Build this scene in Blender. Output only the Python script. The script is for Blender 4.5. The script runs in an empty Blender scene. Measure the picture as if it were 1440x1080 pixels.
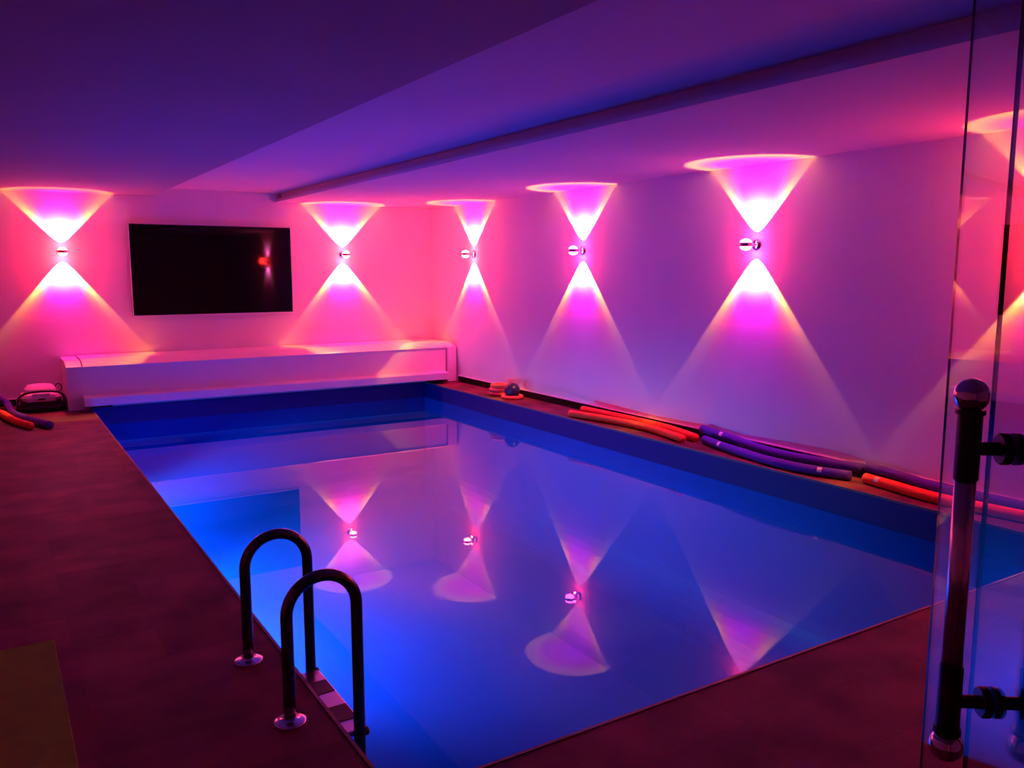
import bpy, bmesh, math, random
from mathutils import Vector, Matrix
random.seed(4)
S = bpy.context.scene
C = S.collection
R = math.radians
PI = math.pi

# ------------------------------------------------------------------ measurements of the room (metres)
XW, YB = 5.397, 10.776            # right wall, back wall
X0, Y0 = -1.30, -1.60             # left wall, near wall
PXL, PXR, PYN, PYB = 0.892, 4.986, 2.054, 10.22   # pool opening
WATER = -0.202
POOL_FLOOR = -1.45
Z_SLAB, Z_MID, Z_SOF = 2.362, 2.464, 2.353
X_SLAB, X_SOF = 1.741, 3.20


# ------------------------------------------------------------------ materials
def mat(name, col=(.8, .8, .8), rough=.5, metal=0.0, spec=.5, emit=None, estr=0.0, coat=0.0):
    m = bpy.data.materials.new(name)
    m.use_nodes = True
    b = m.node_tree.nodes['Principled BSDF']
    b.inputs['Base Color'].default_value = (*col, 1)
    b.inputs['Roughness'].default_value = rough
    b.inputs['Metallic'].default_value = metal
    b.inputs['Specular IOR Level'].default_value = spec
    b.inputs['Coat Weight'].default_value = coat
    if emit:
        b.inputs['Emission Color'].default_value = (*emit, 1)
        b.inputs['Emission Strength'].default_value = estr
    return m


def noise_into(m, a, b, scale=4.0, detail=5, bump=0.0, bscale=60.0, stretch=(1, 1, 1)):
    """procedural colour variation (and optional fine bump) on a principled material"""
    nt = m.node_tree
    p = nt.nodes['Principled BSDF']
    tc = nt.nodes.new('ShaderNodeTexCoord')
    mp = nt.nodes.new('ShaderNodeMapping')
    mp.inputs['Scale'].default_value = stretch
    nt.links.new(tc.outputs['Object'], mp.inputs['Vector'])
    n = nt.nodes.new('ShaderNodeTexNoise')
    n.inputs['Scale'].default_value = scale
    n.inputs['Detail'].default_value = detail
    nt.links.new(mp.outputs['Vector'], n.inputs['Vector'])
    r = nt.nodes.new('ShaderNodeValToRGB')
    r.color_ramp.elements[0].position = .35
    r.color_ramp.elements[0].color = (*a, 1)
    r.color_ramp.elements[1].position = .65
    r.color_ramp.elements[1].color = (*b, 1)
    nt.links.new(n.outputs['Fac'], r.inputs['Fac'])
    nt.links.new(r.outputs['Color'], p.inputs['Base Color'])
    if bump:
        n2 = nt.nodes.new('ShaderNodeTexNoise')
        n2.inputs['Scale'].default_value = bscale
        n2.inputs['Detail'].default_value = 4
        nt.links.new(mp.outputs['Vector'], n2.inputs['Vector'])
        bp = nt.nodes.new('ShaderNodeBump')
        bp.inputs['Strength'].default_value = bump
        bp.inputs['Distance'].default_value = .004
        nt.links.new(n2.outputs['Fac'], bp.inputs['Height'])
        nt.links.new(bp.outputs['Normal'], p.inputs['Normal'])
    return m


M = {}
M['paint'] = noise_into(mat('white_wall_paint', rough=.85, spec=.2), (.80, .79, .79), (.84, .83, .83), 1.5, bump=.08, bscale=140)
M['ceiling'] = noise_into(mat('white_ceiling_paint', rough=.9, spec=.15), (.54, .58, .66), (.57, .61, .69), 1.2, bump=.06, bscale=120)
M['slab'] = noise_into(mat('darker_ceiling', rough=.9, spec=.15), (.31, .33, .37), (.33, .35, .39), 1.2)  # darker tone than the rest of the ceiling, for the low left part
M['skirting'] = mat('dark_tile_skirting', (.016, .010, .010), .8, spec=.08)
M['skirting_edge'] = mat('pale_skirting_edge', (.75, .72, .7), .35)
M['coping'] = mat('pool_coping_edge', (.17, .12, .115), .5)
M['white_plastic'] = noise_into(mat('white_pvc', rough=.28, spec=.5), (.78, .77, .77), (.82, .81, .81), 2.0)
M['white_rim'] = mat('white_rim_bead', (.85, .85, .85), .3)
M['seam'] = mat('dark_seam', (.05, .03, .04), .5)
M['liner'] = noise_into(mat('blue_pool_liner', rough=.5, spec=.3), (.004, .070, .44), (.005, .080, .48), 1.2, detail=2)
M['liner_shaded'] = mat('shaded_dry_liner', (.003, .012, .20), .5, spec=.3)  # liner colour darkened to stand for the dimmer wall above water
M['chrome'] = mat('chrome', (.82, .80, .80), .08, 1.0)
M['satin'] = mat('satin_steel', (.84, .82, .82), .26, 1.0)
M['dark_chrome'] = mat('polished_steel_tube', (.13, .12, .12), .16, 1.0)
M['flange'] = mat('polished_flange', (.85, .82, .82), .18, 1.0)
M['black_metal'] = mat('black_metal', (.012, .010, .010), .38, 0.3)
M['tread'] = mat('brushed_step', (.62, .60, .60), .32, 1.0)
M['tread_pad'] = mat('dark_grip_pad', (.02, .015, .015), .6)
M['screen'] = mat('glossy_black_screen', (.003, .003, .003), .04, 0.0, .22)
M['bezel'] = mat('silver_bezel', (.85, .8, .82), .4, 0)
M['black_plastic'] = mat('black_plastic', (.015, .012, .013), .45)
M['foam_orange'] = noise_into(mat('orange_foam', rough=.75, spec=.25), (.92, .10, .03), (.96, .13, .04), 30, bump=.25, bscale=400)
M['foam_purple'] = noise_into(mat('purple_foam', rough=.75, spec=.25), (.075, .026, .36), (.085, .030, .40), 30, bump=.25, bscale=400)
M['foam_hole'] = mat('matt_rubber_and_shade', (.012, .008, .014), .95, spec=.05)
M['print'] = mat('pale_print', (.75, .7, .72), .6)
M['ring_orange'] = mat('orange_vinyl', (.90, .20, .06), .4)
M['ring_pink'] = mat('pinkish_red_vinyl', (.85, .10, .10), .4)
M['ball'] = noise_into(mat('dark_blue_ball', rough=.3), (.012, .010, .075), (.018, .014, .10), 12)
M['robot_shell'] = mat('pale_robot_shell', (.80, .76, .76), .35)
M['robot_grey'] = mat('grey_robot_shell', (.66, .61, .63), .35)
M['mat_olive'] = noise_into(mat('olive_mat', rough=.9, spec=.1), (.22, .42, .035), (.25, .47, .04), 18, bump=.6, bscale=260)
M['lens_cool'] = mat('lit_lens', (.9, .85, .85), .2, emit=(1, .018, .11), estr=125)
M['lens_warm'] = mat('lit_lens', (.9, .85, .85), .2, emit=(1, .014, .012), estr=430)
M['lens_rim'] = mat('dark_lens_rim', (.02, .01, .01), .4)
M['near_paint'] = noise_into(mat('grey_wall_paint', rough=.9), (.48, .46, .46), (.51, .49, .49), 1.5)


def floor_material():
    m = mat('dark_slate_tiles', rough=.62, spec=.14)
    nt = m.node_tree
    p = nt.nodes['Principled BSDF']
    tc = nt.nodes.new('ShaderNodeTexCoord')
    mp = nt.nodes.new('ShaderNodeMapping')
    mp.inputs['Location'].default_value = (.11, .05, 0)
    nt.links.new(tc.outputs['Object'], mp.inputs['Vector'])
    br = nt.nodes.new('ShaderNodeTexBrick')
    br.offset = .5
    br.inputs['Scale'].default_value = 1.0
    br.inputs['Brick Width'].default_value = .62
    br.inputs['Row Height'].default_value = .31
    br.inputs['Mortar Size'].default_value = .0035
    br.inputs['Mortar Smooth'].default_value = .3
    br.inputs['Bias'].default_value = 0
    br.inputs['Color1'].default_value = (.160, .050, .048, 1)
    br.inputs['Color2'].default_value = (.088, .028, .032, 1)
    br.inputs['Mortar'].default_value = (.100, .032, .034, 1)
    nt.links.new(mp.outputs['Vector'], br.inputs['Vector'])
    n = nt.nodes.new('ShaderNodeTexNoise')
    n.inputs['Scale'].default_value = 3.4
    n.inputs['Detail'].default_value = 7
    nt.links.new(tc.outputs['Object'], n.inputs['Vector'])
    r = nt.nodes.new('ShaderNodeValToRGB')
    r.color_ramp.elements[0].position = .35
    r.color_ramp.elements[0].color = (.55, .55, .60, 1)
    r.color_ramp.elements[1].position = .66
    r.color_ramp.elements[1].color = (1.30, 1.24, 1.18, 1)
    nt.links.new(n.outputs['Fac'], r.inputs['Fac'])
    mx = nt.nodes.new('ShaderNodeMix')
    mx.data_type = 'RGBA'
    mx.blend_type = 'MULTIPLY'
    mx.inputs['Factor'].default_value = 1
    nt.links.new(br.outputs['Color'], mx.inputs['A'])
    nt.links.new(r.outputs['Color'], mx.inputs['B'])
    nt.links.new(mx.outputs['Result'], p.inputs['Base Color'])
    n2 = nt.nodes.new('ShaderNodeTexNoise')
    n2.inputs['Scale'].default_value = 45
    n2.inputs['Detail'].default_value = 6
    mp2 = nt.nodes.new('ShaderNodeMapping')
    mp2.inputs['Scale'].default_value = (.35, 1.6, 1)
    nt.links.new(tc.outputs['Object'], mp2.inputs['Vector'])
    nt.links.new(mp2.outputs['Vector'], n2.inputs['Vector'])
    bp = nt.nodes.new('ShaderNodeBump')
    bp.inputs['Strength'].default_value = .35
    bp.inputs['Distance'].default_value = .004
    nt.links.new(n2.outputs['Fac'], bp.inputs['Height'])
    nt.links.new(bp.outputs['Normal'], p.inputs['Normal'])
    return m


M['floor'] = floor_material()


def water_material():
    """Flat calm water: Fresnel mirror over a clear, slightly blue body."""
    m = bpy.data.materials.new('calm_pool_water')
    m.use_nodes = True
    nt = m.node_tree
    nt.nodes.clear()
    out = nt.nodes.new('ShaderNodeOutputMaterial')
    mix = nt.nodes.new('ShaderNodeMixShader')
    fr = nt.nodes.new('ShaderNodeFresnel')
    fr.inputs['IOR'].default_value = 1.33
    tr = nt.nodes.new('ShaderNodeBsdfTransparent')
    tr.inputs['Color'].default_value = (.55, .80, 1, 1)
    gl = nt.nodes.new('ShaderNodeBsdfGlossy')
    gl.inputs['Roughness'].default_value = 0.0
    gl.inputs['Color'].default_value = (.82, .90, 1, 1)
    nt.links.new(fr.outputs['Fac'], mix.inputs['Fac'])
    nt.links.new(tr.outputs['BSDF'], mix.inputs[1])
    nt.links.new(gl.outputs['BSDF'], mix.inputs[2])
    nt.links.new(mix.outputs['Shader'], out.inputs['Surface'])
    # slightly cloudy body that glows round the underwater lamps
    sc = nt.nodes.new('ShaderNodeVolumeScatter')
    sc.inputs['Color'].default_value = (.02, .42, 1, 1)
    sc.inputs['Density'].default_value = .16
    sc.inputs['Anisotropy'].default_value = .2
    nt.links.new(sc.outputs['Volume'], out.inputs['Volume'])
    return m


def pane_material():
    """Clear toughened glass: the same Fresnel mirror from either side, straight through otherwise."""
    m = bpy.data.materials.new('clear_glass_pane')
    m.use_nodes = True
    nt = m.node_tree
    nt.nodes.clear()
    out = nt.nodes.new('ShaderNodeOutputMaterial')
    mix = nt.nodes.new('ShaderNodeMixShader')
    geo = nt.nodes.new('ShaderNodeNewGeometry')
    ior = nt.nodes.new('ShaderNodeMix')
    ior.data_type = 'FLOAT'
    ior.inputs['A'].default_value = 1.45
    ior.inputs['B'].default_value = 1 / 1.45
    nt.links.new(geo.outputs['Backfacing'], ior.inputs['Factor'])
    fr = nt.nodes.new('ShaderNodeFresnel')
    nt.links.new(ior.outputs['Result'], fr.inputs['IOR'])
    tr = nt.nodes.new('ShaderNodeBsdfTransparent')
    tr.inputs['Color'].default_value = (.93, .95, .95, 1)
    gl = nt.nodes.new('ShaderNodeBsdfGlossy')
    gl.inputs['Roughness'].default_value = 0.0
    nt.links.new(fr.outputs['Fac'], mix.inputs['Fac'])
    nt.links.new(tr.outputs['BSDF'], mix.inputs[1])
    nt.links.new(gl.outputs['BSDF'], mix.inputs[2])
    nt.links.new(mix.outputs['Shader'], out.inputs['Surface'])
    return m


M['water'] = water_material()
M['pane'] = pane_material()
M['pane_edge'] = mat('dark_glass_edge', (.012, .014, .02), .2)


# ------------------------------------------------------------------ mesh helpers
def link(name, bm, ms, parent=None, smooth=False, bevel=0.0, segs=2):
    me = bpy.data.meshes.new(name)
    bm.normal_update()
    bm.to_mesh(me)
    bm.free()
    for m in (ms if isinstance(ms, (list, tuple)) else [ms]):
        me.materials.append(m)
    if smooth:
        for p in me.polygons:
            p.use_smooth = True
    o = bpy.data.objects.new(name, me)
    C.objects.link(o)
    if parent:
        o.parent = parent
    if bevel:
        b = o.modifiers.new('bevel', 'BEVEL')
        b.width = bevel
        b.segments = segs
        b.limit_method = 'ANGLE'
        b.angle_limit = R(40)
    return o


def tag(o, label, cat, group=None, kind=None):
    o['label'] = label
    o['category'] = cat
    if group:
        o['group'] = group
    if kind:
        o['kind'] = kind
    return o


def empty(name, loc, label, cat, group=None, kind=None, rot=0.0):
    o = bpy.data.objects.new(name, None)
    o.empty_display_size = .1
    o.location = loc
    o.rotation_euler = (0, 0, rot)
    C.objects.link(o)
    return tag(o, label, cat, group, kind)


def box(bm, x0, x1, y0, y1, z0, z1, mi=0):
    v = [bm.verts.new(p) for p in ((x0, y0, z0), (x1, y0, z0), (x1, y1, z0), (x0, y1, z0),
                                   (x0, y0, z1), (x1, y0, z1), (x1, y1, z1), (x0, y1, z1))]
    for f in ((3, 2, 1, 0), (4, 5, 6, 7), (0, 1, 5, 4), (1, 2, 6, 5), (2, 3, 7, 6), (3, 0, 4, 7)):
        bm.faces.new([v[i] for i in f]).material_index = mi
    return bm


def quad(bm, pts, mi=0):
    f = bm.faces.new([bm.verts.new(p) for p in pts])
    f.material_index = mi
    return f


def prism(bm, prof, a, b, axis='x', mi=0):
    """extrude a closed 2-D profile from a to b along an axis (profile = other two coordinates)"""
    def P(t, q):
        return (t, q[0], q[1]) if axis == 'x' else ((q[0], t, q[1]) if axis == 'y' else (q[0], q[1], t))
    A = [bm.verts.new(P(a, q)) for q in prof]
    B = [bm.verts.new(P(b, q)) for q in prof]
    n = len(prof)
    for i in range(n):
        bm.faces.new((A[i], A[(i + 1) % n], B[(i + 1) % n], B[i])).material_index = mi
    bm.faces.new(A[::-1]).material_index = mi
    bm.faces.new(B).material_index = mi
    bmesh.ops.recalc_face_normals(bm, faces=bm.faces)
    return bm


def lathe(bm, prof, n=32, mat4=None, mis=None):
    """revolve (r, z) points about z; r = 0 closes the end"""
    rings = []
    mat4 = mat4 or Matrix.Identity(4)
    for r, z in prof:
        if r < 1e-6:
            rings.append([bm.verts.new(mat4 @ Vector((0, 0, z)))])
        else:
            rings.append([bm.verts.new(mat4 @ Vector((r * math.cos(2 * PI * k / n), r * math.sin(2 * PI * k / n), z))) for k in range(n)])
    for i in range(len(rings) - 1):
        a, b = rings[i], rings[i + 1]
        mi = mis[i] if mis else 0
        for k in range(n):
            k2 = (k + 1) % n
            if len(a) == 1 and len(b) == 1:
                continue
            if len(a) == 1:
                f = bm.faces.new((a[0], b[k], b[k2])[::-1])
            elif len(b) == 1:
                f = bm.faces.new((a[k], a[k2], b[0]))
            else:
                f = bm.faces.new((a[k], a[k2], b[k2], b[k]))
            f.material_index = mi
    bmesh.ops.recalc_face_normals(bm, faces=bm.faces)
    return bm


def spline(pts, n=8):
    """Catmull-Rom through the points"""
    P = [Vector(p) for p in pts]
    P = [P[0] * 2 - P[1]] + P + [P[-1] * 2 - P[-2]]
    out = []
    for i in range(1, len(P) - 2):
        for k in range(n):
            t = k / n
            a, b, c, d = P[i - 1], P[i], P[i + 1], P[i + 2]
            out.append(.5 * ((2 * b) + (c - a) * t + (2 * a - 5 * b + 4 * c - d) * t * t + (3 * b - a - 3 * c + d) * t ** 3))
    out.append(P[-2].copy())
    return out


def frames(path):
    T = []
    for i in range(len(path)):
        a = path[max(i - 1, 0)]
        b = path[min(i + 1, len(path) - 1)]
        T.append((b - a).normalized())
    up = Vector((0, 0, 1)) if abs(T[0].z) < .9 else Vector((0, 1, 0))
    u = (up - T[0] * up.dot(T[0])).normalized()
    fr = []
    for t in T:
        u = (u - t * u.dot(t)).normalized()
        fr.append((u, t.cross(u)))
    return fr


def sweep(bm, path, r, n=16, cap=True, mi=0, hole=None):
    path = [Vector(p) for p in path]
    fr = frames(path)
    rings = []
    rr = r if isinstance(r, (list, tuple)) else [r] * len(path)
    for p, (u, w), q in zip(path, fr, rr):
        rings.append([bm.verts.new(p + u * q * math.cos(2 * PI * k / n) + w * q * math.sin(2 * PI * k / n)) for k in range(n)])
    for a, b in zip(rings, rings[1:]):
        for k in range(n):
            bm.faces.new((a[k], b[k], b[(k + 1) % n], a[(k + 1) % n])).material_index = mi
    if hole:
        for e, sgn in ((0, 1), (-1, -1)):
            p = path[e]
            t = (path[1] - path[0]).normalized() if e == 0 else (path[-1] - path[-2]).normalized()
            u, w = fr[e]
            ri = [bm.verts.new(p + u * hole * math.cos(2 * PI * k / n) + w * hole * math.sin(2 * PI * k / n)) for k in range(n)]
            dp = p + t * sgn * .035
            rd = [bm.verts.new(dp + u * hole * math.cos(2 * PI * k / n) + w * hole * math.sin(2 * PI * k / n)) for k in range(n)]
            for k in range(n):
                k2 = (k + 1) % n
                bm.faces.new((rings[e][k], rings[e][k2], ri[k2], ri[k])).material_index = mi
                bm.faces.new((ri[k], ri[k2], rd[k2], rd[k])).material_index = 1
            bm.faces.new(rd).material_index = 1
    elif cap:
        bm.faces.new(rings[0]).material_index = mi
        bm.faces.new(rings[-1][::-1]).material_index = mi
    bmesh.ops.recalc_face_normals(bm, faces=bm.faces)
    return bm


def torus(bm, c, R0, r, n=40, m=14, mi=0, tilt=0.0, squash=1.0):
    rot = Matrix.Rotation(tilt, 3, 'X')
    rings = []
    for i in range(n):
        a = 2 * PI * i / n
        rings.append([bm.verts.new(Vector(c) + rot @ Vector(((R0 + r * math.cos(2 * PI * k / m)) * math.cos(a),
                      (R0 + r * math.cos(2 * PI * k / m)) * math.sin(a), r * squash * math.sin(2 * PI * k / m)))) for k in range(m)])
    for i in range(n):
        a, b = rings[i], rings[(i + 1) % n]
        for k in range(m):
            bm.faces.new((a[k], b[k], b[(k + 1) % m], a[(k + 1) % m])).material_index = mi
    bmesh.ops.recalc_face_normals(bm, faces=bm.faces)
    return bm


def new():
    return bmesh.new()


def structure(name, bm, ms, label, cat, **k):
    return tag(link(name, bm, ms, **k), label, cat, kind='structure')


# ------------------------------------------------------------------ the setting
W = .15
structure('wall_back', box(new(), X0 - W, XW + W, YB, YB + W, -.3, 2.8), M['paint'], 'white back wall behind the television and the long roller cover box', 'wall')
structure('wall_right', box(new(), XW, XW + W, Y0 - W, YB, -.3, 2.8), M['paint'], 'long white wall along the right side of the pool', 'wall')
structure('wall_left', box(new(), X0 - W, X0, Y0 - W, YB, -.3, 2.8), M['near_paint'], 'grey wall along the left side of the tiled deck', 'wall')
structure('wall_near', box(new(), X0, XW, Y0 - W, Y0, -.3, 2.8), M['near_paint'], 'grey wall at the near end of the room', 'wall')

# deck: tiled floor around the pool opening
bm = new()
for x0, x1, y0, y1 in ((X0, PXL, Y0, YB), (PXR, XW, Y0, YB), (PXL, PXR, Y0, PYN), (PXL, PXR, PYB, YB)):
    box(bm, x0, x1, y0, y1, -.012, 0)
structure('floor', bm, M['floor'], 'dark brown slate tile deck around the swimming pool', 'floor')

# thin coping edge round the opening
bm = new()
e, h = .010, .004
box(bm, PXL - .002, PXL + e, PYN, PYB, -.014, h)
box(bm, PXR - e, PXR + .002, PYN, PYB, -.014, h)
box(bm, PXL + e, PXR - e, PYN - .002, PYN + e, -.014, h)
structure('trim_1', bm, M['coping'], 'thin pale coping edge along the rim of the pool', 'trim')

# white rim bead on the back edge, under the cover box
structure('trim_2', box(new(), 1.12, 4.98, PYB - .022, PYB - .003, -.002, .026), M['white_rim'], 'thin white strip on the back rim of the pool under the cover box', 'trim')

# pool basin, its floor edge and corners rounded like a welded liner
bm = new()
box(bm, PXL, PXR, PYN, PYB, POOL_FLOOR, -.012)
bm.normal_update()
top = [f for f in bm.faces if f.normal.z > .9]
low = [ed for ed in bm.edges if all(v.co.z < POOL_FLOOR + .01 for v in ed.verts)]
bmesh.ops.delete(bm, geom=top, context='FACES_ONLY')
bmesh.ops.bevel(bm, geom=low, offset=.38, segments=8, profile=.5, affect='EDGES')
bmesh.ops.reverse_faces(bm, faces=bm.faces)
# dry liner above the water, its shade put into a darker navy
WL = WATER - .006
i = .002
box(bm, PXL, PXL + i, PYN, PYB, WL, -.012, 1)
box(bm, PXR - i, PXR, PYN, PYB, WL, -.012, 1)
box(bm, PXL, PXR, PYN, PYN + i, WL, -.012, 1)
box(bm, PXL, PXR, PYB - i, PYB, WL, -.012, 1)
structure('pool_basin', bm, [M['liner'], M['liner_shaded']], 'blue lined swimming pool basin sunk into the tiled deck', 'pool')

bm = new()
g = .02
box(bm, PXL - g, PXR + g, PYN - g, PYB + g, POOL_FLOOR - g, WATER)
tag(link('pool_water', bm, M['water']), 'calm blue lit water filling the swimming pool', 'water', kind='stuff')

# ceiling: low slab on the left, raised middle, dropped soffit along the right wall
XR = X_SOF + .075
bm = new()
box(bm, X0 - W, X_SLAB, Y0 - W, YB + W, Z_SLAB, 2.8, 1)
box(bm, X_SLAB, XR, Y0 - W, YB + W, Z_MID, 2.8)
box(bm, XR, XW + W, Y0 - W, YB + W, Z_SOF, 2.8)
structure('ceiling', bm, [M['ceiling'], M['slab']], 'white ceiling with a low darker slab on the left, raised middle and dropped right soffit', 'ceiling')
# lip along the soffit edge, standing in front of the shadow gap
bm = new()
prism(bm, [(X_SOF, Z_SOF), (XR + .002, Z_SOF), (XR + .002, Z_SOF + .012), (X_SOF + .02, Z_SOF + .018), (X_SOF + .012, Z_SOF + .031), (X_SOF, Z_SOF + .031)], Y0, YB, 'y')
structure('trim_3', bm, M['ceiling'], 'narrow white lip along the edge of the dropped ceiling soffit', 'trim')

# skirtings, with the pale edge strip on top
bm = new()
box(bm, XW - .012, XW, Y0, YB - .78, 0, .076)
box(bm, XW - .013, XW, Y0, YB - .78, .076, .083, 1)
structure('baseboard_right', bm, [M['skirting'], M['skirting_edge']], 'dark tile skirting with pale top edge along the right wall', 'baseboard')
bm = new()
box(bm, X0, XW, YB - .012, YB, 0, .074)
box(bm, X0, XW, YB - .013, YB, .074, .081, 1)
structure('baseboard_back', bm, [M['skirting'], M['skirting_edge']], 'dark tile skirting with pale top edge along the back wall', 'baseboard')


# ------------------------------------------------------------------ roller cover box at the far end
def cover_box():
    y0 = 10.02
    t = empty('cover_box', (3.02, 10.4, 0), 'long white pool cover box along the back wall', 'cover box')
    t.matrix_world  # root at the base
    inv = Vector(t.location)

    def pr(bm, prof, a, b, name, m, parent, **k):
        prism(bm, [(y - inv.y, z) for y, z in prof], a - inv.x, b - inv.x, 'x')
        return link(name, bm, m, parent, **k)
    yb = YB - .016
    fp = pr(new(), [(y0 + .012, .10), (y0 + .04, .10), (y0 + .04, .474), (y0 + .012, .474)], .824, 5.239, 'front_panel', M['white_plastic'], t)
    pr(new(), [(9.88, .058), (y0 + .04, .058), (y0 + .04, .160), (y0 + .012, .160), (9.89, .150), (9.88, .145)], .815, 5.190, 'lower_lip', M['white_plastic'], t, bevel=.003)
    pr(new(), [(9.884, .0545), (y0 + .038, .0545), (y0 + .038, .0585), (9.884, .0585)], .817, 5.188, 'underside_shade_sheet', M['foam_hole'], t)  # added dark sheet standing in for the shade under the lip
    pr(new(), [(y0 - .004, .474), (y0 + .05, .474), (y0 + .06, .49), (yb, .515), (yb, .535), (y0 + .30, .540), (y0 + .19, .538), (y0 + .03, .487)],
       .832, 5.236, 'lid', M['white_plastic'], t, bevel=.004)
    pr(new(), [(yb - .03, .474), (yb, .474), (yb, .514), (yb - .03, .512)], .84, 5.22, 'back_rail', M['white_plastic'], t)
    for nm, a, b in (('left', .668, .822), ('right', 5.238, 5.372)):
        prof = [(y0, .004), (y0 + .36, .004), (yb, .084), (yb, .525), (y0 + .26, .530), (y0 + .17, .527), (y0 + .02, .484), (y0, .476)]
        ec = pr(new(), prof, a, b, 'end_cap', M['white_plastic'], t, bevel=.006)
        bm = new()
        box(bm, a + .01 - inv.x, b - .01 - inv.x, y0 + .012 - inv.y, y0 + .30 - inv.y, 0, .004)
        link('foot', bm, M['black_plastic'], ec)
    # dark cord down the seam at the right end
    bm = new()
    sweep(bm, [Vector((5.222 - inv.x, y0 + .008 - inv.y, z)) for z in (.14, .22, .30, .38, .455)], .0045, 8)
    link('seam_cord', bm, M['seam'], t)
    return t


cover_box()


# ------------------------------------------------------------------ television
def television():
    x0, x1, z0, z1, y = 1.452, 3.361, .958, 2.043, 10.70
    t = empty('flat_screen_tv', ((x0 + x1) / 2, YB, z0), 'large black wall television between the two back wall lamps', 'television')
    ox, oy, oz = t.location
    bm = new()
    box(bm, x0 - ox, x1 - ox, y + .002 - oy, y + .032 - oy, 0, z1 - oz)
    link('housing', bm, M['black_plastic'], t, bevel=.004)
    b = .013
    bm = new()
    box(bm, x0 + b - ox, x1 - b - ox, y - .0045 - oy, y + .004 - oy, b * 1.6, z1 - oz - b)
    link('screen', bm, M['screen'], t)
    bm = new()
    for a0, a1, c0, c1 in ((x0, x1, z0, z0 + b * 1.1), (x0, x1, z1 - b * .4, z1), (x0, x0 + b * .7, z0, z1), (x1 - b * .6, x1, z0, z1)):
        box(bm, a0 - ox, a1 - ox, y - .006 - oy, y + .012 - oy, c0 - oz, c1 - oz)
    link('bezel', bm, M['bezel'], t)
    bm = new()
    box(bm, -.35, .35, y + .032 - oy, -.001, .3, .75)
    link('wall_bracket', bm, M['black_metal'], t)


television()

# ------------------------------------------------------------------ wall lamps
LAMP_Z = 1.708
OFF = .130
_cache = {}


def lamp_light_node(l, cut, power, tone):
    """Emission pattern of one lens: magenta on the axis, yellow at the sharp rim of the beam, white where
    it leans toward the wall, and a weak red spill all round.  Local -z is the beam axis, local +y the wall."""
    l.use_nodes = True
    nt = l.node_tree
    em = nt.nodes.get('Emission')

    def math_(op, a, b=None, c=None, clamp=False):
        n = nt.nodes.new('ShaderNodeMath')
        n.operation = op
        n.use_clamp = clamp
        for i, v in enumerate((a, b, c)):
            if v is None:
                continue
            if isinstance(v, (int, float)):
                n.inputs[i].default_value = v
            else:
                nt.links.new(v, n.inputs[i])
        return n.outputs[0]
    tc = nt.nodes.new('ShaderNodeTexCoord')
    sx = nt.nodes.new('ShaderNodeSeparateXYZ')
    nt.links.new(tc.outputs['Normal'], sx.inputs[0])
    ang = math_('DIVIDE', math_('ARCCOSINE', math_('MULTIPLY', sx.outputs['Z'], SIGN)), PI)
    r = nt.nodes.new('ShaderNodeValToRGB')
    cr = r.color_ramp
    c = cut / 180
    stops = BEAM(c, tone)
    cr.elements[0].position, cr.elements[0].color = stops[0][0], (*stops[0][1], 1)
    cr.elements[1].position, cr.elements[1].color = stops[-1][0], (*stops[-1][1], 1)
    for p, q in stops[1:-1]:
        e = cr.elements.new(p)
        e.color = (*q, 1)
    nt.links.new(ang, r.inputs['Fac'])
    # lean toward the wall (local +y), only inside the beam
    lean = nt.nodes.new('ShaderNodeMapRange')
    lean.interpolation_type = 'SMOOTHSTEP'
    lean.inputs['From Min'].default_value = .13
    lean.inputs['From Max'].default_value = .24
    nt.links.new(math_('MULTIPLY', sx.outputs['Y'], YSIGN), lean.inputs['Value'])
    inside = math_('LESS_THAN', ang, c)
    fac = math_('MULTIPLY', lean.outputs['Result'], inside)
    mx = nt.nodes.new('ShaderNodeMix')
    mx.data_type = 'RGBA'
    nt.links.new(fac, mx.inputs['Factor'])
    nt.links.new(r.outputs['Color'], mx.inputs['A'])
    mx.inputs['B'].default_value = (.78, .095, .44, 1)
    nt.links.new(mx.outputs['Result'], em.inputs['Color'])
    boost = nt.nodes.new('ShaderNodeMapRange')
    boost.interpolation_type = 'SMOOTHSTEP'
    boost.inputs['From Min'].default_value = .055
    boost.inputs['From Max'].default_value = .17
    boost.inputs['To Min'].default_value = 0.0
    boost.inputs['To Max'].default_value = 2.6
    nt.links.new(math_('MULTIPLY', sx.outputs['Y'], YSIGN), boost.inputs['Value'])
    nt.links.new(math_('ADD', math_('MULTIPLY', boost.outputs['Result'], inside), 1.0), em.inputs['Strength'])
    l.energy = power


SIGN, YSIGN = -1.0, 1.0


def BEAM(c, tone):
    sp = SPILL[tone]
    k = .52 if tone == 'warm' else 1.0
    return [(0, (.44, .003, .43 * k)), (c * .40, (.50, .004, .38 * k)), (c * .62, (.64, .012, .21 * k)), (c * .80, (.85, .09, .08 * k)),
            (c * .94, (1, .31, .045)), (c * .995, (1, .28, .04)), (c * 1.02, sp), (.28, sp), (.54, tuple(q * .30 for q in sp)), (.75, tuple(q * .2 for q in sp))]


# the back wall lamps and the last one of the row burn a little warmer than the others
SPILL = {'cool': (.035, .0008, .006), 'warm': (.055, .0010, .002)}
P_DOWN, P_UP = 160.0, 108.0
CUT_DOWN, CUT_UP = 38.5, 42.5


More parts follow.
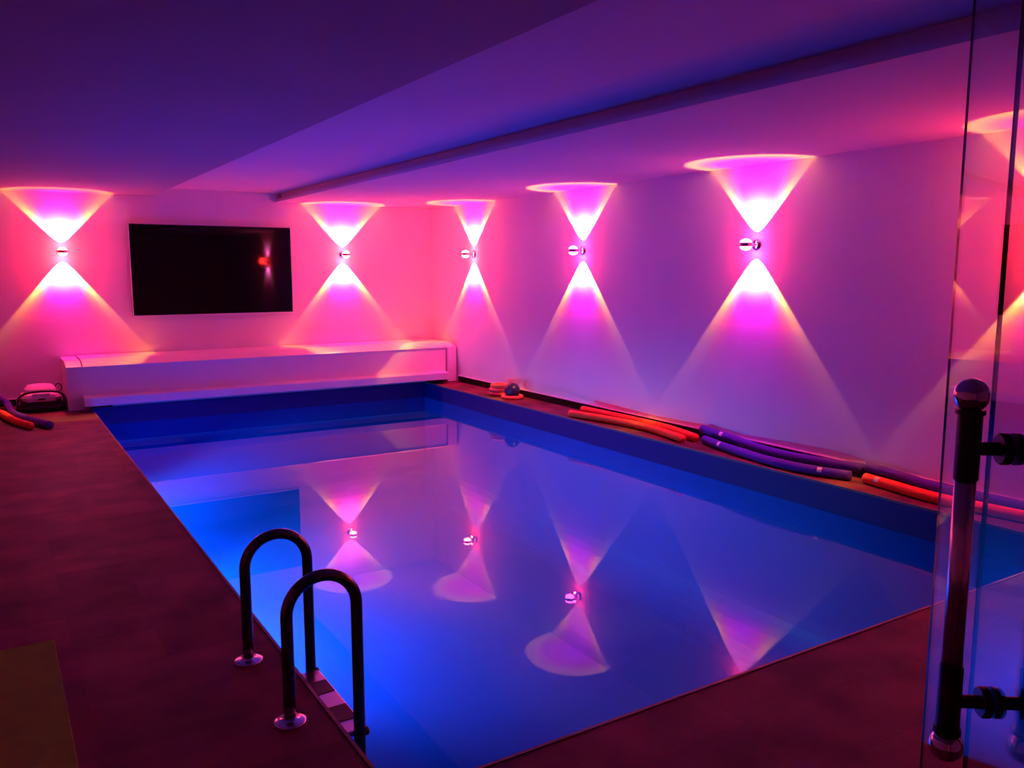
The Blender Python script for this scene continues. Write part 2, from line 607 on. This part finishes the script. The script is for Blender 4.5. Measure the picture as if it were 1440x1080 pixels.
def wall_lamp(x, y, wall, label, tone='cool', group='chrome up and down wall lamps'):
    rot = 0 if wall == 'back' else -PI / 2       # local -y points into the room
    t = empty('wall_lamp', (x, y, LAMP_Z), label, 'lamp', group, rot=rot)

    def part(name, build, m, parent):
        if name not in _cache:
            o = build(name, m, parent)
            _cache[name] = o
            return o
        o = _cache[name].copy()
        C.objects.link(o)
        o.parent = parent
        return o
    RX = Matrix.Rotation(PI / 2, 4, 'X')         # lathe axis along -y

    def plate(n, m, p):
        bm = new()
        lathe(bm, [(0, .030), (.016, .029), (.032, .023), (.044, .013), (.050, .004), (.050, 0.0), (0, 0)], 36, RX)
        return link(n, bm, m, p, smooth=True)

    def stem(n, m, p):
        bm = new()
        lathe(bm, [(0, .026), (.013, .026), (.013, .045), (.010, .05), (.010, .072), (.014, .078), (.014, .092), (0, .092)], 24, RX)
        return link(n, bm, m, p, smooth=True)

    def head(n, m, p):
        bm = new()
        prof = [(0, -.013), (.046, -.015)] + [(.052 * math.cos(a), .052 * math.sin(a)) for a in [R(v) for v in range(-18, 19, 6)]] + [(.046, .015), (0, .013)]
        lathe(bm, prof, 40, Matrix.Translation((0, -OFF, 0)))
        return link(n, bm, m, p, smooth=True)

    def lens(n, m, p, s=1):
        bm = new()
        prof = [(.0485 * math.cos(a), .0145 + .034 * math.sin(a)) for a in [R(v) for v in range(0, 90, 10)]] + [(0, .0485)]
        lathe(bm, [(0, .0145)] + prof, 36, Matrix.Translation((0, -OFF, 0)) @ Matrix.Scale(s, 4, (0, 0, 1)))
        return link('lens', bm, m, p, smooth=True)
    part('wall_plate', plate, M['chrome'], t)
    part('stem', stem, M['chrome'], t)
    hd = part('lamp_head', head, M['chrome'], t)
    for s in (1, -1):
        key = 'lens%d%s' % (s, tone)
        if key not in _cache:
            _cache[key] = lens('lens', M['lens_' + tone], hd, s)
        else:
            o = _cache[key].copy()
            C.objects.link(o)
            o.parent = hd
    for s, cut, pw in ((1, CUT_UP, P_UP), (-1, CUT_DOWN, P_DOWN)):
        key = 'beam%d%s' % (s, tone)
        if key not in _cache:
            l = bpy.data.lights.new('lamp_beam', 'POINT')
            l.shadow_soft_size = .010
            lamp_light_node(l, cut, pw, tone)
            _cache[key] = l
        o = bpy.data.objects.new('lamp_beam', _cache[key])
        C.objects.link(o)
        o.parent = t
        o.location = (0, -.062, .050 * s)
        o.rotation_euler = (0, PI if s > 0 else 0, 0)
    return t


wall_lamp(.7625, YB, 'back', 'chrome wall lamp on the back wall left of the television', 'warm')
wall_lamp(4.073, YB, 'back', 'chrome wall lamp on the back wall right of the television', 'warm')
wall_lamp(XW, 9.554, 'right', 'chrome wall lamp on the right wall nearest the back corner', 'warm')
wall_lamp(XW, 7.212, 'right', 'chrome wall lamp on the right wall above the first orange noodles')
wall_lamp(XW, 4.842, 'right', 'chrome wall lamp on the right wall above the purple noodles')
wall_lamp(XW, 2.492, 'right', 'chrome wall lamp on the right wall behind the glass doors', 'warm')


# ------------------------------------------------------------------ pool ladder
def ladder():
    ys = (3.152, 2.628)
    t = empty('pool_ladder', (.766, (ys[0] + ys[1]) / 2, 0), 'steel pool ladder with two arched handrails at the left pool edge', 'ladder')
    ox, oy, _ = t.location
    xa, xb, rt = .766, 1.010, .0205
    rc = (xb - xa) / 2
    zt = .487 - rc
    for y in ys:
        path = [Vector((xa - ox, y - oy, z)) for z in (0.0, .1, .2, .3)]
        path += [Vector((xa + rc - rc * math.cos(a) - ox, y - oy, zt + rc * math.sin(a))) for a in [PI * k / 20 for k in range(21)]]
        path += [Vector((xb - ox, y - oy, z)) for z in (.3, .2, .1, 0, -.1, -.2, -.5, -.9, -1.0)]
        bm = new()
        sweep(bm, path, rt, 24)
        hr = link('handrail', bm, M['dark_chrome'], t, smooth=True)
        bm = new()
        lathe(bm, [(0, 0), (.054, 0), (.055, .003), (.051, .007), (.038, .010), (.025, .012), (.0225, .016), (0, .016)], 36, Matrix.Translation((xa - ox, y - oy, 0)))
        link('flange', bm, M['flange'], hr, smooth=True)
        bm = new()
        lathe(bm, [(0, -1), (.026, -1), (.026, -.955), (0, -.955)], 20, Matrix.Translation((xb - ox, y - oy, 0)))
        link('foot_cap', bm, M['black_plastic'], hr)
    for z in (-.105, -.40, -.70):
        bm = new()
        x0, x1 = xb - .055 - ox, xb + .03 - ox
        y0, y1 = ys[1] - oy + .004, ys[0] - oy - .004
        box(bm, x0, x1, y0, y1, z - .022, z)
        st = link('step', bm, M['tread'], t, bevel=.005)
        for a, b in ((.20, .40), (.62, .84)):
            bm = new()
            box(bm, x0 + .004, x1 - .006, y0 + (y1 - y0) * (1 - b), y0 + (y1 - y0) * (1 - a), z - .001, z + .0025)
            link('grip_pad', bm, M['tread_pad'], st)
        for y in ys:
            bm = new()
            lathe(bm, [(0, .018), (.010, .018), (.016, .012), (.016, 0), (0, 0)], 18, Matrix.Translation((xb + rt - .004 - ox, y - oy, z - .010)) @ Matrix.Rotation(PI / 2, 4, 'Y'))
            link('bolt', bm, M['black_plastic'], st, smooth=True)


ladder()


# ------------------------------------------------------------------ glass doors with the tubular handle
AZ = R(37.05)
TD = Vector((math.sin(AZ), math.cos(AZ), 0))         # along the pane
ND = Vector((math.cos(AZ), -math.sin(AZ), 0))        # away from the pool-side face
BAR = Vector((1.100, .609, 0))


def pane_door(name, off, s0, s1, z0, z1, label, th=.004):
    root = BAR + ND * off
    t = tag(bpy.data.objects.new(name, None), label, 'door', kind='structure')
    C.objects.link(t)
    t.location = root
    t.rotation_euler = (0, 0, math.atan2(TD.y, TD.x))     # local x along the pane, local -y away
    bm = new()
    h = th / 2
    box(bm, s0, s1, -h, h, z0, z1)
    bm.faces.ensure_lookup_table()
    bm.normal_update()
    for f in bm.faces:
        f.material_index = 0 if abs(f.normal.y) > .5 else 1
    g = link('glass_pane', bm, [M['pane'], M['pane_edge']], t)
    return t


d1 = pane_door('door_1', .054, -1.15, .2050, .012, 2.25, 'open clear glass door with the chrome and black tube handle')
d2 = pane_door('door_2', .080, -1.15, .1095, .012, 2.25, 'second clear glass leaf just behind the glass door')
# darker rubber seal strip closing the second leaf's free edge
bm = new()
box(bm, .1095, .1125, -.003, .003, .012, 2.25)
link('edge_seal', bm, M['foam_hole'], d2)


def door_handle(parent, side):
    """local frame of the door: x along the pane, y towards the pool side"""
    y = .054 * side
    mt = Matrix.Translation((0, y, 0))
    bm = new()
    lathe(bm, [(0, .93), (.0135, .93), (.0135, 1.25), (0, 1.25)], 28, mt)
    bar = link('door_handle', bm, M['satin'], parent, smooth=False)
    for p in bar.data.polygons:
        p.use_smooth = True
    for z0, z1 in ((1.221, 1.314), (.862, .958)):
        bm = new()
        lathe(bm, [(0, z0), (.0150, z0), (.0155, z0 + .002), (.0155, z1 - .002), (.0150, z1), (0, z1)], 28, mt)
        link('grip', bm, M['black_metal'], bar)
    for zc, s in ((1.336, 1), (.8395, -1)):
        bm = new()
        r = .0225
        lathe(bm, [(0, -r)] + [(r * math.cos(a), r * math.sin(a)) for a in [R(v) for v in range(-80, 81, 8)]] + [(0, r)], 36, mt @ Matrix.Translation((0, 0, zc)))
        link('ball_end', bm, M['chrome'], bar, smooth=True)
        bm = new()
        zz = zc - s * .0222
        lathe(bm, [(0, zz - .003), (.0185, zz - .003), (.0185, zz + .003), (0, zz + .003)], 28, mt)
        link('collar', bm, M['black_metal'], bar)
    for z in (1.264, .905):
        bm = new()
        lathe(bm, [(0, .004), (.0092, .004), (.0092, .052), (0, .052)], 20, Matrix.Translation((0, 0, z)) @ Matrix.Rotation(-PI / 2 * side, 4, 'X'))
        link('arm', bm, M['black_metal'], bar)
        bm = new()
        lathe(bm, [(0, .004), (.0215, .004), (.0215, .012), (.0195, .0145), (0, .0145)], 32, Matrix.Translation((0, 0, z)) @ Matrix.Rotation(-PI / 2 * side, 4, 'X'))
        link('mount_disc', bm, M['black_metal'], bar)
    return bar


door_handle(d1, 1)
door_handle(d1, -1)


# ------------------------------------------------------------------ foam noodles
RN = .0365


def noodle(pts, m, label, prints=()):
    path = spline(pts, 10)
    c = sum(path, Vector()) / len(path)
    c.z = 0
    t = bm = new()
    sweep(bm, [p - c for p in path], RN, 20)
    o = link('foam_noodle', bm, [m, M['foam_hole']], smooth=True)
    o.location = c
    tag(o, label, 'pool noodle', 'foam pool noodles')
    for f in prints:
        i = int(f * (len(path) - 1))
        p, q = path[i], path[min(i + 1, len(path) - 1)]
        tdir = (q - p).normalized()
        bm = new()
        side = Vector((0, 0, 1)).cross(tdir).normalized()
        if side.x > 0:
            side = -side
        n = 6
        rows = []
        for k in range(n + 1):
            a = R(5 + 62 * k / n)
            nd = side * math.cos(a) + Vector((0, 0, 1)) * math.sin(a)
            rows.append([bm.verts.new(p - c + nd * (RN + .0012) + tdir * dd) for dd in (-.018, .018)])
        for a, b in zip(rows, rows[1:]):
            bm.faces.new((a[0], a[1], b[1], b[0]))
        k = link('printed_mark', bm, M['print'], o)
        k['label'] = 'small pale printed mark'
    return o


noodle([(5.043, 6.929, RN), (5.150, 6.357, RN), (5.185, 5.884, RN), (5.095, 5.326, RN)], M['foam_orange'],
       'orange foam noodle nearest the pool edge between the rings and the purple noodles')
noodle([(5.300, 7.060, RN), (5.335, 6.350, RN), (5.325, 5.800, RN), (5.225, 5.300, RN)], M['foam_orange'],
       'orange foam noodle against the right wall, its end touching the purple noodles')
noodle([(5.235, 5.200, RN), (5.125, 4.758, RN), (5.060, 4.284, RN), (5.095, 3.952, RN), (5.180, 3.695, RN)], M['foam_purple'],
       'purple foam noodle nearest the pool edge, bowed toward the water', (.17, .80))
noodle([(5.335, 5.335, .100), (5.335, 5.020, .074), (5.330, 4.682, .045), (5.335, 4.383, RN), (5.340, 4.035, .050), (5.345, 3.715, .068)], M['foam_purple'],
       'purple foam noodle lying along the right wall behind the bowed one', (.17,))
noodle([(5.215, 3.600, RN), (5.187, 3.383, RN), (5.140, 3.022, RN), (5.190, 2.515, RN), (5.26, 2.05, RN)], M['foam_orange'],
       'bright orange foam noodle seen partly through the glass doors', (.16,))
noodle([(5.345, 3.680, .088), (5.345, 3.374, .066), (5.347, 3.120, .046), (5.347, 2.591, .050), (5.34, 2.12, RN)], M['foam_purple'],
       'purple foam noodle at the wall behind the bright orange one, seen through glass')
noodle([(-.42, 10.38, RN), (-.10, 10.26, RN), (.043, 10.067, RN), (.125, 9.620, RN), (.202, 9.293, RN), (.276, 9.070, RN)], M['foam_orange'],
       'orange foam noodle on the left deck by the robot')
noodle([(.05, 10.66, .12), (.118, 10.56, .060), (.130, 10.370, RN), (.162, 9.941, RN), (.243, 9.593, RN), (.322, 9.337, RN), (.435, 9.027, RN)], M['foam_purple'],
       'purple foam noodle on the left deck curving in front of the robot')

# ------------------------------------------------------------------ swim rings and ball in the far right corner
rx, ry = 5.205, 8.62
for k, (mm, lab, dx) in enumerate(((M['ring_pink'], 'pinkish red swim ring at the bottom of the stack beside the ball', .008),
                                   (M['ring_pink'], 'pinkish red swim ring in the middle of the stack beside the ball', -.004),
                                   (M['ring_orange'], 'orange swim ring on top of the stack beside the ball', .006))):
    bm = new()
    torus(bm, (0, 0, 0), .106 - .008 * k, .0235, squash=1.0)
    o = link('swim_ring', bm, mm, smooth=True)
    o.location = (rx + dx, ry, .0235 + .047 * k)
    tag(o, lab, 'swim ring', 'swim rings by the right wall')
bm = new()
torus(bm, (0, 0, 0), .112, .022)
o = link('swim_ring', bm, M['ring_pink'], smooth=True)
o.location = (5.200, 8.310, .022)
tag(o, 'flat reddish swim ring under the dark blue ball', 'swim ring', 'swim rings by the right wall')
bm = new()
bmesh.ops.create_uvsphere(bm, u_segments=36, v_segments=20, radius=.093)
o = link('ball', bm, M['ball'], smooth=True)
# the ball settles in the hole of the ring
o.location = (5.200, 8.310, .022 + math.sqrt((.093 + .022) ** 2 - .112 ** 2) + .001)
o.location.z = max(o.location.z, .094)
tag(o, 'dark blue ball resting in a swim ring by the right wall', 'ball')


# ------------------------------------------------------------------ pool cleaning robot
def robot():
    t = empty('pool_robot', (.43, 10.33, 0), 'pool cleaning robot with dark tracks and pale shell beside the cover box', 'pool robot')
    # dark chassis with tracks and brush roller
    bm = new()
    box(bm, -.185, .185, -.16, .16, .03, .125)
    ch = link('chassis', bm, M['black_plastic'], t, bevel=.012)
    for s in (-1, 1):
        bm = new()
        prof = []
        for cy in (.115, -.115):
            for k in range(9):
                a = (-PI / 2 + PI * k / 8) if cy > 0 else (PI / 2 + PI * k / 8)
                prof.append((cy + .06 * math.cos(a), .0605 + .06 * math.sin(a)))
        xa, xb = (-.232, -.19) if s < 0 else (.19, .232)
        prism(bm, prof, xa, xb, 'x')
        link('track', bm, M['black_plastic'], t, bevel=.004)
    for yy in (-.165,):
        bm = new()
        sweep(bm, [Vector((x, yy, .045)) for x in (-.18, -.09, 0, .09, .18)], .034, 18)
        link('brush_roller', bm, M['black_plastic'], t, smooth=True)
    # pale faceted shell
    def shell(bm, rows):
        rings = []
        for z, hx, y0, y1, ch_ in rows:
            rings.append([bm.verts.new(p) for p in ((-hx + ch_, y0, z), (hx - ch_, y0, z), (hx, y0 + ch_, z), (hx, y1 - ch_, z),
                                                    (hx - ch_, y1, z), (-hx + ch_, y1, z), (-hx, y1 - ch_, z), (-hx, y0 + ch_, z))])
        for a, b in zip(rings, rings[1:]):
            for k in range(8):
                bm.faces.new((a[k], a[(k + 1) % 8], b[(k + 1) % 8], b[k]))
        bm.faces.new(rings[0][::-1])
        bm.faces.new(rings[-1])
        return bm
    bm = shell(new(), [(.110, .165, -.175, .15, .04), (.150, .190, -.185, .155, .05), (.185, .185, -.165, .15, .06), (.196, .16, -.12, .14, .06)])
    link('lower_shell', bm, M['robot_grey'], t, bevel=.006)
    bm = shell(new(), [(.190, .150, -.115, .13, .05), (.235, .150, -.10, .125, .05), (.272, .115, -.06, .11, .05), (.280, .08, -.03, .08, .04)])
    link('upper_shell', bm, M['robot_shell'], t, bevel=.006)
    # bright curved panel on the front of the shell
    bm = new()
    pts = []
    for k in range(13):
        a = PI * k / 12
        pts.append((.085 * math.cos(a), .197 - .026 * math.sin(a)))
    A = [bm.verts.new((x, -.178 + (.197 - z) * .2 - (0.006 if z < .19 else 0), z)) for x, z in pts]
    B = [bm.verts.new((x, -.12, z)) for x, z in pts]
    for k in range(12):
        bm.faces.new((A[k], A[k + 1], B[k + 1], B[k]))
    bm.faces.new(A)
    bm.faces.new(B[::-1])
    bmesh.ops.recalc_face_normals(bm, faces=bm.faces)
    link('front_panel', bm, M['robot_shell'], t)
    bm = new()
    box(bm, -.03, .035, -.196, -.18, .130, .148)
    link('intake_slot', bm, M['black_plastic'], t)
    # dark carrying handle arching across the front
    path = spline([(-.215, -.10, .10), (-.205, -.15, .165), (-.13, -.185, .212), (0, -.195, .226), (.13, -.185, .214), (.205, -.15, .170), (.215, -.10, .10)], 8)
    bm = new()
    sweep(bm, path, .0115, 12)
    link('carry_handle', bm, M['black_plastic'], t, smooth=True)
    # cable loop standing up at the right rear
    path = [Vector((.175 + .032 * math.cos(a), -.02, .235 + .042 * math.sin(a))) for a in [-PI * .6 + 2.05 * PI * k / 24 * .9 for k in range(25)]]
    path = [Vector((.150, .02, .200))] + path
    bm = new()
    sweep(bm, path, .006, 10)
    link('cable_loop', bm, M['black_plastic'], t, smooth=True)


robot()

# ------------------------------------------------------------------ olive mat on the deck
bm = new()
box(bm, -.66, .139, 1.60, 3.745, 0.0005, .009)
o = link('bath_mat', bm, M['mat_olive'], bevel=.004)
c = Vector((-.26, 2.67, 0))
o.data.transform(Matrix.Translation(-c))
o.location = c
tag(o, 'olive bath mat lying on the dark tile deck in the lower left', 'mat')


# ------------------------------------------------------------------ underwater lamps on the left pool wall
def pool_light(side, y, power, z=-.75, pitch=40, cone=128):
    l = bpy.data.lights.new('underwater_lamp', 'SPOT')
    l.energy = power
    l.color = (.0, .24, 1.0)
    l.shadow_soft_size = .09
    l.spot_size = R(cone)
    l.spot_blend = .6
    o = bpy.data.objects.new('underwater_lamp', l)
    C.objects.link(o)
    o.location = (PXL + .06 if side == 'left' else PXR - .06, y, z)
    o.rotation_euler = (0, R(90 - pitch) * (-1 if side == 'left' else 1), 0)
    return o


pool_light('left', 9.2, 500)
pool_light('left', 6.2, 1030)

# ------------------------------------------------------------------ world, camera, view
w = bpy.data.worlds.new('World')
S.world = w
w.use_nodes = True
w.node_tree.nodes['Background'].inputs['Color'].default_value = (0, 0, 0, 1)
w.node_tree.nodes['Background'].inputs['Strength'].default_value = 0

cam = bpy.data.cameras.new('Camera')
co = bpy.data.objects.new('Camera', cam)
C.objects.link(co)
cam.sensor_width = 36
cam.lens = 36 * 1178.6 / 1440
cam.clip_start = .02
co.location = (0, 0, 1.5)
co.rotation_euler = (R(90 - 7.718), 0, R(-32.016))
S.camera = co

S.view_settings.view_transform = 'Standard'
S.view_settings.look = 'None'
S.view_settings.gamma = 1
S.view_settings.exposure = 0.0
S.view_settings.use_curve_mapping = False
S.cycles.use_denoising = True
S.cycles.caustics_reflective = False
S.cycles.caustics_refractive = False
S.cycles.max_bounces = 10
S.cycles.diffuse_bounces = 6
S.cycles.transparent_max_bounces = 16
